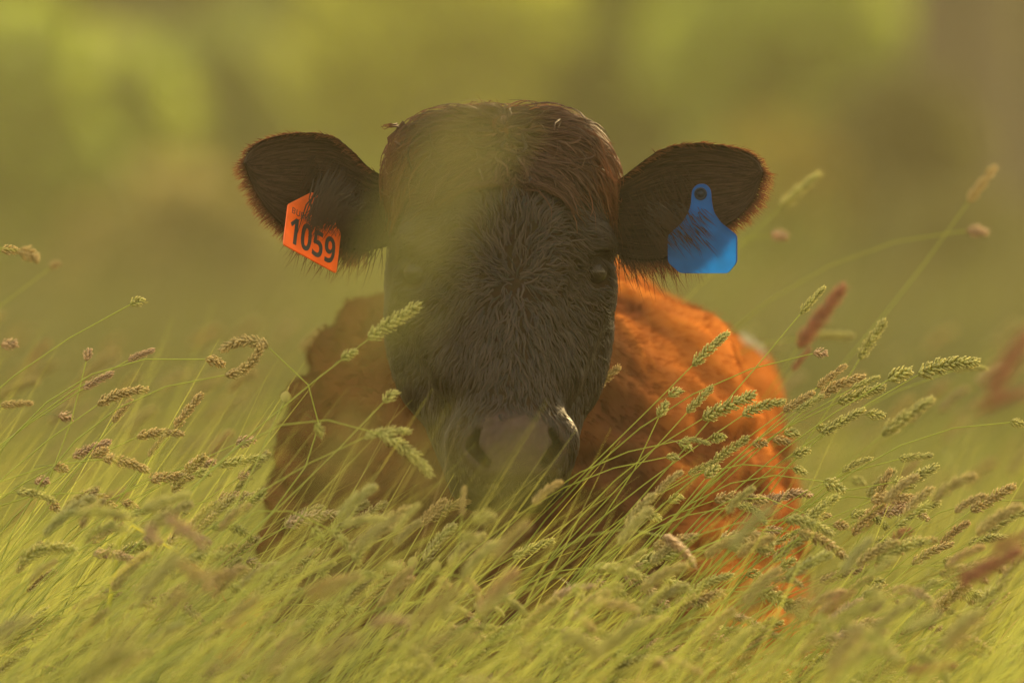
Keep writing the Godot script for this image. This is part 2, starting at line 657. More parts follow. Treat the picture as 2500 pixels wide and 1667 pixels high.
func head_normal(q: Vector3, d: float) -> Vector3:
	return Vector3(head_d(q + Vector3(0.15, 0, 0)) - d, head_d(q + Vector3(0, 0.15, 0)) - d, head_d(q + Vector3(0, 0, 0.15)) - d).normalized()


const WHORL_POLL := Vector2(0.1, 16.4)
const WHORL_FACE := Vector2(0.6, -3.0)


# which way the hair lies on the face, seen from the front
func lie(x: float, y: float) -> Vector2:
	var side := signf(x)
	var ax := absf(x)
	var poll := Vector2(x - WHORL_POLL.x, y - WHORL_POLL.y)
	if poll.y > 0.0:
		poll.y *= 0.7
	poll = poll.normalized() + Vector2(0, -0.25)
	var mid := Vector2(x - WHORL_FACE.x, (y - WHORL_FACE.y) * 0.9)
	mid = mid.normalized()
	var bend := smoothstep(2.5, 9.0, ax)
	mid = mid.lerp(Vector2(side * 1.0, -0.55), bend * 0.85)
	var low := Vector2((x - WHORL_FACE.x) * 0.75, y - WHORL_FACE.y - 1.5).normalized()
	var wl := smoothstep(-1.0, -5.0, y + (ax - 3.0) * 0.25)
	var wp := smoothstep(8.0, 12.5, y + ax * 0.1)
	var r := mid.lerp(low, wl).lerp(poll, wp)
	return r.normalized().rotated(0.45 * noise.get_noise_2d(x * 0.35, y * 0.35 + 40.0) * signf(x + 0.01))


func face_lock(acc: Acc, q: Vector3, length: float, w: float, ridge: float, lift: float, segs: int, c0: Color, c1: Color, swirl: float) -> void:
	var pts := []
	var nrm := []
	var p := q
	var turn := rng.randfn() * swirl
	var wave := rng.randfn() * swirl * 1.5
	for k in segs + 1:
		var d := head_d(p)
		var n := head_normal(p, d)
		var u := float(k) / segs
		var h := 0.03 + lift * sin(PI * minf(u * 0.62, 1.0))
		p -= n * (d - h)
		pts.append(from_head(p))
		nrm.append(head_basis * n)
		var f := lie(p.x, p.y).rotated(turn + wave * u)
		var dir := Vector3(f.x, f.y, 0)
		dir = dir - n * dir.dot(n)
		if dir.length() < 0.2:
			dir += Vector3(0, -0.5, -0.5)
		p += dir.normalized() * length / segs
	acc.lock(pts, nrm, w * 0.01, ridge * 0.01, c0, c1)


func build_cow() -> void:
	head_at = at(1237, 640, 0.0)
	head_basis = Basis(Vector3.UP, HEAD_TURN)
	var base := Vector3(0.05, 0, -1.0)
	var cow := thing("cow", "dark-headed red-brown cow lying in tall grass, facing the camera", "cow", base)
	var off := Transform3D(Basis(), -base)
	var acc := Acc.new()
	# head
	var h := mesh_field(head_d, Vector3(-18, -34, -34), Vector3(18, 22, 16), 0.55)
	var hv: PackedVector3Array = h[0]
	var hn := normals(hv, h[1])
	for k in hv.size():
		var q := hv[k]
		var col := Color(0.020, 0.014, 0.010)
		var pad := smoothstep(1.0, 0.0, ell(Vector3(q.x, q.y, 0), Vector3(0, -22.6, 0), Vector3(6.2, 3.6, 1.0))) if q.z > 8.0 else 0.0
		col = col.lerp(Color(0.040, 0.029, 0.027), pad)
		if q.z > 7.0 and q.y < -19.0:
			col = col.lerp(Color(0.006, 0.004, 0.004), smoothstep(0.35, 0.0, nostril(Vector3(absf(q.x), q.y, q.z))))
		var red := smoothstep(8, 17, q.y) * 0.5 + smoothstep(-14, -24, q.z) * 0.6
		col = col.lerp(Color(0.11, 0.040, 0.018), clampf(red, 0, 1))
		col *= 1.0 + 0.25 * noise.get_noise_3dv(q * 1.3)
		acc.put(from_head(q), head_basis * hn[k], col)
	acc.i.append_array(h[1])
	add_ear(acc, EAR_TOP_A, EAR_LOW_A, false, Color(0.026, 0.019, 0.014))
	add_ear(acc, EAR_TOP_B, EAR_LOW_B, true, Color(0.022, 0.016, 0.012))
	# body
	var b := mesh_field(body_d, Vector3(-0.66, -0.02, -2.32), Vector3(0.72, 1.02, 0.0), 0.014)
	var bv: PackedVector3Array = b[0]
	var bn := normals(bv, b[1])
	var first := acc.v.size()
	for k in bv.size():
		var p := bv[k]
		var wav := ripple(p)
		bv[k] = p + bn[k] * wav * 0.012
	bn = normals(bv, b[1])
	for k in bv.size():
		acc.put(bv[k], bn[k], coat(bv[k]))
	for k in b[1]:
		acc.i.append(first + k)
	part("body", acc.mesh(), mats.skin, cow, off)
	# hair on face and poll
	var face := Acc.new()
	var poll := Acc.new()
	var tris: PackedInt32Array = h[1]
	var made := 0
	while made < 14000:
		var t := rng.randi_range(0, tris.size() / 3 - 1) * 3
		var q := hv[tris[t]].lerp(hv[tris[t + 1]], rng.randf()).lerp(hv[tris[t + 2]], rng.randf())
		if q.z < -15.0 or hn[tris[t]].z < -0.5 or q.y < -29.0:
			continue
		var bald := ell(Vector3(q.x, q.y, 0), Vector3(0, -23.4, 0), Vector3(6.6, 4.2, 1.0)) < 0.0 and q.z > 7.0
		if bald or (Vector3(absf(q.x), q.y, q.z) - Vector3(11.4, -1.2, -1.4)).length() < 2.2:
			continue
		made += 1
		var s := smoothstep(-12.0, -19.0, q.y)
		var side := smoothstep(8.0, 11.5, absf(q.x))
		var length := lerpf(rng.randf_range(1.8, 3.1), rng.randf_range(1.0, 1.7), maxf(s, side * 0.6))
		var w := lerpf(rng.randf_range(0.12, 0.40), rng.randf_range(0.12, 0.22), maxf(s, side * 0.7))
		var v := rng.randf_range(0.4, 1.8)
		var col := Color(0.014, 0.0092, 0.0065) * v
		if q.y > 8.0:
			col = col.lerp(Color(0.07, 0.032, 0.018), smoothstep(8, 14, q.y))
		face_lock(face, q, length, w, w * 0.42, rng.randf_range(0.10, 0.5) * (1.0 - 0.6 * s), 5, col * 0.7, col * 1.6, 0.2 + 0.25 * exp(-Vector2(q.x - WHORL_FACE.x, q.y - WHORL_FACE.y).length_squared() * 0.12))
	made = 0
	while made < 6500:
		var t := rng.randi_range(0, tris.size() / 3 - 1) * 3
		var q := hv[tris[t]].lerp(hv[tris[t + 1]], rng.randf())
		if q.y < 11.0 + 3.0 * noise.get_noise_1d(q.x * 0.5) - 2.5 * exp(-q.x * q.x * 0.06) or q.z < -19.0 or absf(q.x) > 13.5:
			continue
		var near := Vector2(q.x - WHORL_POLL.x, q.y - WHORL_POLL.y).length()
		if rng.randf() > 1.4 - near * 0.06:
			continue
		made += 1
		var fine := made % 5 < 2
		var length := rng.randf_range(3.5, 9.0)
		var w := rng.randf_range(0.05, 0.09) if fine else rng.randf_range(0.15, 0.75)
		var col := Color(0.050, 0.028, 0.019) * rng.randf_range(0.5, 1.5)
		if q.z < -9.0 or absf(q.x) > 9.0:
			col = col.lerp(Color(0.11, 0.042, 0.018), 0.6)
		var wild := rng.randf() < 0.16
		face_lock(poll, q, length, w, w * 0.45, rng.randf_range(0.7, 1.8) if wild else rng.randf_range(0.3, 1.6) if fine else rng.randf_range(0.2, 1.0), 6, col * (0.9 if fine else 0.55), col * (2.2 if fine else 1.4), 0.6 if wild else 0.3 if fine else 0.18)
	part("face_hair", face.mesh(), mats.hair, cow, off, "stuff")
	part("forelock", poll.mesh(), mats.fringe, cow, off, "stuff")
	# stray strands that stand off the poll, and a wet lock hanging at its side
	var stray := Acc.new()
	for k in 240:
		var x := rng.randf_range(-12.0, 12.0)
		var p := Vector3(x, 18.9 - x * x * 0.032, rng.randf_range(-13, -6))
		var pts := []
		var nn := []
		var d := Vector3(signf(x) * rng.randf_range(0.3, 1.2) + rng.randfn() * 0.4, rng.randf_range(0.5, 1.2), rng.randf_range(-0.2, 0.5)).normalized()
		for s in 6:
			pts.append(from_head(p))
			nn.append(Vector3(0, 0, 1))
			p += d * rng.randf_range(0.4, 0.8)
			d = (d + Vector3(signf(x) * 0.1, -0.28, 0.03)).normalized()
		stray.lock(pts, nn, rng.randf_range(0.0006, 0.0016), 0.0001, Color(0.05, 0.025, 0.016), Color(0.22, 0.09, 0.04))
	for l in [[at(985, 300, -0.06), at(950, 340, -0.03), at(945, 372, -0.03), at(944, 392, -0.03)], [at(990, 305, -0.05), at(960, 335, -0.03), at(950, 365, -0.03), at(950, 385, -0.03)], [at(1445, 340, -0.05), at(1478, 390, -0.03), at(1494, 430, -0.03), at(1502, 446, -0.03)], [at(1440, 345, -0.05), at(1470, 395, -0.03), at(1485, 428, -0.03), at(1520, 452, -0.02)], [at(975, 308, -0.05), at(955, 307, -0.03), at(940, 310, -0.03), at(931, 308, -0.03)]]:
		for r in 5:
			var pts := []
			for p in l:
				pts.append(p + Vector3(rng.randfn(), rng.randfn(), rng.randfn()) * 0.0012)
			stray.lock(pts, [Vector3(0, 0, 1), Vector3(0, 0, 1), Vector3(0, 0, 1), Vector3(0, 0, 1)], 0.0022, 0.0005, Color(0.05, 0.026, 0.016), Color(0.10, 0.045, 0.025), 1.4)
	part("stray_hair", stray.mesh(), mats.fringe, cow, off, "stuff")
	# ears
	for e in 2:
		var top: Array = EAR_TOP_A if e == 0 else EAR_TOP_B
		var low: Array = EAR_LOW_A if e == 0 else EAR_LOW_B
		part("ear_hair", ear_hair(top, low, e).mesh(), mats.fringe, cow, off, "stuff")
	# eyes with lashes
	var ball := SphereMesh.new()
	ball.radius = 0.0175
	ball.height = 0.035
	var eye_mat := StandardMaterial3D.new()
	eye_mat.albedo_color = Color(0.10, 0.07, 0.05)
	eye_mat.roughness = 0.22
	eye_mat.metallic_specular = 0.35
	for s in [-1.0, 1.0]:
		var o := part("eye", ball, eye_mat, cow, off * Transform3D(Basis(), from_head(Vector3(11.3 * s, -1.2, -2.2))))
		var lash := Acc.new()
		for k in 26:
			var u := k / 25.0
			var p := Vector3((9.6 + u * 3.6) * s, -0.1 + sin(u * PI) * 0.9, 0.3 - u * 2.2)
			var d := Vector3(s * rng.randf_range(0.5, 1.1), -rng.randf_range(0.3, 0.7), 0.8).normalized()
			var pts := []
			for r in 4:
				pts.append(from_head(p + d * r * 0.75 + Vector3(0, -0.10, 0) * r * r) - o.position - base)
			lash.lock(pts, [Vector3(0, 0, 1), Vector3(0, 0, 1), Vector3(0, 0, 1), Vector3(0, 0, 1)], 0.0014, 0.0002, Color(0.02, 0.015, 0.012), Color(0.03, 0.02, 0.015))
		part("eyelash", lash.mesh(), mats.hair, o, Transform3D(), "stuff")
	# coat on the body
	var fur := Acc.new()
	var btri: PackedInt32Array = b[1]
	made = 0
	while made < 40000:
		var t := rng.randi_range(0, btri.size() / 3 - 1) * 3
		var p := bv[btri[t]].lerp(bv[btri[t + 1]], rng.randf()).lerp(bv[btri[t + 2]], rng.randf())
		if p.y < 0.3 or p.z < -2.0:
			continue
		made += 1
		var n := bn[btri[t]]
		var d := Vector3(0.25, -0.8, -0.6) + Vector3(rng.randfn(), rng.randfn(), rng.randfn()) * 0.2
		d = (d - n * d.dot(n)).normalized()
		var l := rng.randf_range(0.010, 0.018)
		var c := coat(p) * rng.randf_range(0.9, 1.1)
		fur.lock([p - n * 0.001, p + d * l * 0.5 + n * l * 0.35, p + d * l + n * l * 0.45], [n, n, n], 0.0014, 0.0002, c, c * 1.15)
	part("body_hair", fur.mesh(), mats.body_hair, cow, off, "stuff")
	# a pale fleck stuck to the hip
	var eye_to := (at(1832, 850, 0.0) - EYE).normalized()
	var hit := EYE + eye_to * 10.5
	for k in 60:
		hit += eye_to * maxf(body_d(hit) * 0.8, 0.001)
	var fleck := Acc.new()
	for k in 9:
		var x := (k - 4) * 0.0035
		var p := hit + Vector3(x, -x * 0.7 + 0.012 + rng.randfn() * 0.003, 0.012)
		fleck.lock([p, p + Vector3(0.006, -0.012, 0.002), p + Vector3(0.012, -0.026, 0.0)], [Vector3(0, 0, 1), Vector3(0, 0, 1), Vector3(0, 0, 1)], 0.007, 0.001, Color(0.35, 0.36, 0.26), Color(0.42, 0.40, 0.28))
	part("pale_fleck", fleck.mesh(), mats.skin, cow, off)


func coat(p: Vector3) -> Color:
	var c := Color(0.30, 0.098, 0.020).lerp(Color(0.10, 0.035, 0.014), clampf(0.42 + noise.get_noise_3dv(p * 4.0) * 0.6 - ripple(p) * 0.45, 0, 1))  # ripple troughs darkened in the colour: painted shade that deepens the stripes
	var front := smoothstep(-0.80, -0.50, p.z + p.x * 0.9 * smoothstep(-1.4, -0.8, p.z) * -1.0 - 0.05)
	return c.lerp(Color(0.055, 0.025, 0.013), front * 0.92)  # shoulder and forequarters darkened: shade painted into the same coat


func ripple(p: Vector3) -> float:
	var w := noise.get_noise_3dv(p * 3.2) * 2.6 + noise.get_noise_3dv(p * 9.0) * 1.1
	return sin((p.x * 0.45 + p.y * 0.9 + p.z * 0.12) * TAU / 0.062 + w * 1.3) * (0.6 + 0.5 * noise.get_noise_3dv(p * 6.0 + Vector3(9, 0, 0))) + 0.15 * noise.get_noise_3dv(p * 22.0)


func ear_hair(top: Array, low: Array, which: int) -> Acc:
	var acc := Acc.new()
	var out := -1.0 if which == 0 else 1.0
	for k in 2300:        # short hair lying on the ear
		var u := pow(rng.randf(), 0.8) * 0.96
		var a := acos(rng.randf_range(-0.95, 0.95))
		var pts := []
		var nn := []
		var l := rng.randf_range(0.03, 0.10)
		for s in 4:
			var p := ear_point(top, low, minf(u + l * s, 1.0), a + 0.05 * s)
			pts.append(p + Vector3(0, 0, 0.0010 + 0.0022 * sin(PI * s / 4.0)))
			nn.append(Vector3(0, 0, 1))
		var v := rng.randf_range(0.5, 1.6)
		acc.lock(pts, nn, rng.randf_range(0.0008, 0.003), 0.0004, Color(0.028, 0.02, 0.015) * v, Color(0.05, 0.03, 0.02) * v)
	for k in 1500:        # fringe round the rim
		var lower := rng.randf() < 0.72
		var u := rng.randf_range(0.10, 1.0)
		var p := ear_point(top, low, u, (PI - rng.randf() * 0.25) if lower else rng.randf() * 0.25)
		var d: Vector3
		var l: float
		if lower:
			d = Vector3(out * (0.35 + u * 0.8), -1.0 + u * 0.75, 0.25)
			l = rng.randf_range(0.008, 0.022) * (1.3 if u < 0.45 else 1.0)
		else:
			d = Vector3(out * 1.0, 0.22 - u * 0.25, 0.1)
			l = rng.randf_range(0.006, 0.013)
		d = (d + Vector3(rng.randfn(), rng.randfn(), rng.randfn()) * 0.28).normalized()
		var pts := [p, p + d * l * 0.5 + Vector3(0, -l * 0.03, 0), p + d * l + Vector3(0, -l * 0.14, 0)]
		var v := rng.randf_range(0.7, 1.3)
		acc.lock(pts, [Vector3(0, 0, 1), Vector3(0, 0, 1), Vector3(0, 0, 1)], rng.randf_range(0.0007, 0.0014), 0.0002, Color(0.03, 0.018, 0.012) * v, Color(0.19, 0.085, 0.04) * v)
	# long hair of the ear's inside and base, falling across the opening
	var tufts := 420 if which == 0 else 260
	for k in tufts:
		var u := rng.randf_range(0.05, 0.50)
		var p := ear_point(top, low, u, rng.randf_range(0.9, 2.6)) + Vector3(0, 0, 0.004)
		var d := Vector3(out * rng.randf_range(0.2, 0.6), -rng.randf_range(0.5, 1.0), 0.3).normalized()
		var l := rng.randf_range(0.02, 0.05)
		var pts := []
		var nn := []
		for s in 5:
			pts.append(p + d * l * s / 4.0 + Vector3(0, -0.004 * s * s / 16.0, 0.006 * sin(PI * s / 4.0)))
			nn.append(Vector3(0, 0, 1))
		acc.lock(pts, nn, rng.randf_range(0.0006, 0.002), 0.0003, Color(0.025, 0.018, 0.013), Color(0.06, 0.035, 0.022))
	# the long fringe under the base of the ear
	for k in 90:
		var u := rng.randf_range(0.05, 0.5)
		var p := ear_point(top, low, u, PI)
		var d := Vector3(out * rng.randf_range(-0.1, 0.6), -1.0, rng.randf_range(-0.2, 0.3)).normalized()
		var l := rng.randf_range(0.02, 0.055)
		var pts := []
		var nn := []
		for s in 5:
			pts.append(p + d * l * s / 4.0 + Vector3(out * 0.006 * s * s / 16.0, 0, 0))
			nn.append(Vector3(0, 0, 1))
		acc.lock(pts, nn, rng.randf_range(0.0006, 0.0016), 0.0002, Color(0.025, 0.018, 0.013), Color(0.09, 0.045, 0.025))
	if which == 1:        # hair that falls across the inner edge of the blue tag
		for k in 170:
			var s1 := at(rng.randf_range(1570, 1700), rng.randf_range(490, 575), -0.02)
			var e1 := s1 + Vector3(rng.randf_range(0.012, 0.036), -rng.randf_range(0.016, 0.034), 0.048)
			var m1 := s1.lerp(e1, 0.5) + Vector3(0, 0.003, 0.014)
			acc.lock([s1, s1.lerp(m1, 0.6), m1, m1.lerp(e1, 0.6), e1], [Vector3(0, 0, 1), Vector3(0, 0, 1), Vector3(0, 0, 1), Vector3(0, 0, 1), Vector3(0, 0, 1)], rng.randf_range(0.0006, 0.0018), 0.0002, Color(0.025, 0.018, 0.013), Color(0.05, 0.03, 0.02))
	if which == 0:        # the tuft that falls over the orange tag
		for k in 380:
			var r := pow(rng.randf(), 1.3)
			var s0 := at(805 + 85 * r + rng.randfn() * 14.0, 440 + 90 * r + rng.randfn() * 14.0, -0.030)
			var e0 := at(752 + 82 * pow(r, 1.2) + rng.randfn() * 12.0, 563 - 22 * r + rng.randfn() * 17.0, 0.014 - 0.03 * r)
			var m0 := s0.lerp(e0, 0.5) + Vector3(rng.randfn() * 0.003, 0.004, 0.012)
			acc.lock([s0, s0.lerp(m0, 0.6), m0, m0.lerp(e0, 0.6), e0], [Vector3(0, 0, 1), Vector3(0, 0, 1), Vector3(0, 0, 1), Vector3(0, 0, 1), Vector3(0, 0, 1)], rng.randf_range(0.001, 0.003), 0.0003, Color(0.025, 0.018, 0.013), Color(0.05, 0.03, 0.02))
	return acc


# ---------------------------------------------------------------- ear tags

func plate(outline: PackedVector2Array, thick: float, bevel: float, col: Color) -> ArrayMesh:
	# a flat plastic plate with rounded edges; outline counter-clockwise, front towards +z
	var acc := Acc.new()
	var inner := Geometry2D.offset_polygon(outline, -bevel, Geometry2D.JOIN_MITER)[0]
	var n := outline.size()
	if inner.size() != n:
		inner = PackedVector2Array()
		var mid := Vector2.ZERO
		for p in outline:
			mid += p / n
		for p in outline:
			inner.append(p + (mid - p).normalized() * bevel * 1.2)
	else:
		var best := 0          # start both rings at the same corner
		for k in n:
			if inner[k].distance_to(outline[0]) < inner[best].distance_to(outline[0]):
				best = k
		var turned := PackedVector2Array()
		for k in n:
			turned.append(inner[(k + best) % n])
		inner = turned
	var ear := Geometry2D.triangulate_polygon(inner)
	for side in [1.0]:        # open at the back, as light passes through one skin of plastic
		var f := acc.v.size()
		for p in inner:
			acc.put(Vector3(p.x, p.y, side * thick * 0.5), Vector3(0, 0, side), col)
		for t in range(0, ear.size(), 3):
			var a := inner[ear[t]]
			var flip := (inner[ear[t + 1]] - a).cross(inner[ear[t + 2]] - a) > 0.0
			if flip == (side > 0.0):
				acc.tri(f + ear[t], f + ear[t + 2], f + ear[t + 1])
			else:
				acc.tri(f + ear[t], f + ear[t + 1], f + ear[t + 2])
	for k in n:
		var k2 := (k + 1) % n
		var d := outline[k2] - outline[k]
		var o := Vector2(d.y, -d.x).normalized()
		var o3 := Vector3(o.x, o.y, 0)
		var ring := []
		for r in [[inner, 0.5, Vector3(0, 0, 1)], [outline, 0.28, Vector3(0, 0, 0.35)], [outline, -0.28, Vector3(0, 0, -0.35)], [inner, -0.5, Vector3(0, 0, -1)]]:
			var nn: Vector3 = (o3 * (0.7 if r[0] == inner else 1.0) + r[2] * 0.8).normalized()
			ring.append([acc.put(Vector3(r[0][k].x, r[0][k].y, thick * r[1]), nn, col), acc.put(Vector3(r[0][k2].x, r[0][k2].y, thick * r[1]), nn, col)])
		for r in 3:
			acc.tri(ring[r][0], ring[r][1], ring[r + 1][0])
			acc.tri(ring[r][1], ring[r + 1][1], ring[r + 1][0])
	return acc.mesh()


func rounded(pts: Array, r: float) -> PackedVector2Array:
	var out := PackedVector2Array()
	for k in pts.size():
		var p: Vector2 = pts[k]
		var a: Vector2 = pts[(k - 1 + pts.size()) % pts.size()]
		var b: Vector2 = pts[(k + 1) % pts.size()]
		var cut := minf(r, minf(p.distance_to(a), p.distance_to(b)) * 0.45)
		var s := p + (a - p).normalized() * cut
		var e := p + (b - p).normalized() * cut
		for j in 4:
			var t := j / 3.0
			out.append(s.lerp(p, t).lerp(p.lerp(e, t), t))
	return out


func lettering(text: String, box: Rect2, z: float, parent: Node3D, weight: int, col: Color, called := "lettering") -> void:
	var tm := TextMesh.new()
	var f := SystemFont.new()
	f.font_names = PackedStringArray(["Droid Sans"])
	f.font_weight = weight
	tm.font = f
	tm.text = text
	tm.font_size = 64
	tm.depth = 0.02
	tm.curve_step = 1.0
	var bb := tm.get_aabb()
	var s := Vector3(box.size.x / bb.size.x, box.size.y / bb.size.y, 0.02)
	var m := StandardMaterial3D.new()
	m.albedo_color = col
	m.roughness = 0.6
	var c := box.get_center()
	part(called, tm, m, parent, Transform3D(Basis.from_scale(s), Vector3(c.x, c.y, z) - bb.get_center() * s))


func build_tags() -> void:
	# orange tag: a house-shaped plate hanging turned away from the camera
	var px := STEP
	var ex := Vector3(128, -70, -90).normalized()
	var ey := Vector3(10, 100, -63.5)
	ey = (ey - ex * ey.dot(ex)).normalized()
	var ez := ex.cross(ey)
	var o := thing("ear_tag", "orange ear tag with black number 1059 on the cow's ear", "ear tag", at(690, 597, 0.022))
	o.basis = Basis(ex, ey, ez)
	var house := rounded([Vector2(0, 0) * px, Vector2(171, 0) * px, Vector2(171, 118) * px, Vector2(104, 188) * px, Vector2(68, 188) * px, Vector2(0, 118) * px], 6 * px)
	part("plate", plate(house, 0.0022, 0.0006, Color(0.80, 0.14, 0.012)), mats.plastic_orange, o)
	lettering("1059", Rect2(14 * px, 14 * px, 144 * px, 78 * px), 0.0013, o, 700, Color(0.10, 0.10, 0.11))
	lettering("BURK", Rect2(14 * px, 99 * px, 52 * px, 17 * px), 0.0013, o, 400, Color(0.2, 0.12, 0.10))
	lettering("ROUN", Rect2(104 * px, 99 * px, 52 * px, 17 * px), 0.0013, o, 400, Color(0.55, 0.22, 0.10))
	var knob := Acc.new()
	button(knob, Vector3(86 * px, 166 * px, 0.001), 0.0065, Color(0.4, 0.08, 0.01))
	part("button", knob.mesh(), mats.plastic_orange, o)
	# blue tag
	var z := 0.012
	var c := at(1717, 667, z)
	var blue := thing("ear_tag", "blank blue ear tag with a round button on the cow's ear", "ear tag", c)
	blue.basis = Basis.from_euler(Vector3(0.06, -0.10, 0.0))
	var pts := []
	for p in [[-56, 0], [62, 0], [84, 27], [84, 93], [46, 122], [28, 147], [23, 168], [20, 205], [8, 218], [-12, 218], [-26, 205], [-29, 168], [-36, 147], [-52, 122], [-86, 93], [-86, 27]]:
		pts.append(Vector2(p[0], p[1]) * px)
	part("plate", plate(rounded(pts, 8 * px), 0.0022, 0.0006, Color(0.002, 0.12, 0.46)), mats.plastic_blue, blue)
	var knob2 := Acc.new()
	button(knob2, Vector3(-5 * px, 194 * px, 0.0011), 0.0082, Color(0.03, 0.05, 0.09))
	part("button", knob2.mesh(), mats.plastic_blue, blue)


func button(acc: Acc, c: Vector3, r: float, col: Color) -> void:
	# a turned stud: rim ring, groove, domed middle
	var prof := [[1.0, 0.0], [1.0, 0.22], [0.92, 0.30], [0.74, 0.30], [0.66, 0.20], [0.60, 0.10], [0.50, 0.16], [0.42, 0.36], [0.25, 0.48], [0.0, 0.52]]
	var around := 28
	var v := PackedVector3Array()
	var idx := PackedInt32Array()
	for p in prof:
		for k in around:
			var a := TAU * k / around
			v.append(c + Vector3(cos(a) * r * p[0], sin(a) * r * p[0], r * p[1]))
	for j in prof.size() - 1:
		for k in around:
			var a := j * around + k
			var b := j * around + (k + 1) % around
			idx.append_array([a, a + around, b, b, a + around, b + around])
	var n := normals(v, idx)
	var f := acc.v.size()
	for k in v.size():
		acc.put(v[k], n[k] if n[k] != Vector3.ZERO else Vector3(0, 0, 1), col)
	for k in idx:
		acc.i.append(f + k)


# ---------------------------------------------------------------- grass

func add_blade(acc: Acc, at_: Transform3D, bend: float, w: float, c0: Color, c1: Color) -> void:
	var pts := []
	var nn := []
	var nv := (at_.basis * Vector3(-0.4, 0.3, 0.9)).normalized()
	for k in 6:
		var u := k / 5.0
		var a := bend * u * u
		pts.append(at_ * Vector3(0.18 * u + a * 0.9, u * (1.0 - 0.35 * a * u), 0.04 * sin(u * 3.0)))
		nn.append(nv)
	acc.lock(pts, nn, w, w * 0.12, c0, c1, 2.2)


func in_cow(x: float, z: float) -> bool:
	return pow((x - 0.06 - (-z - 1.0) * 0.05) / 0.46, 2) + pow((z + 1.08) / 1.12, 2) < 1.0


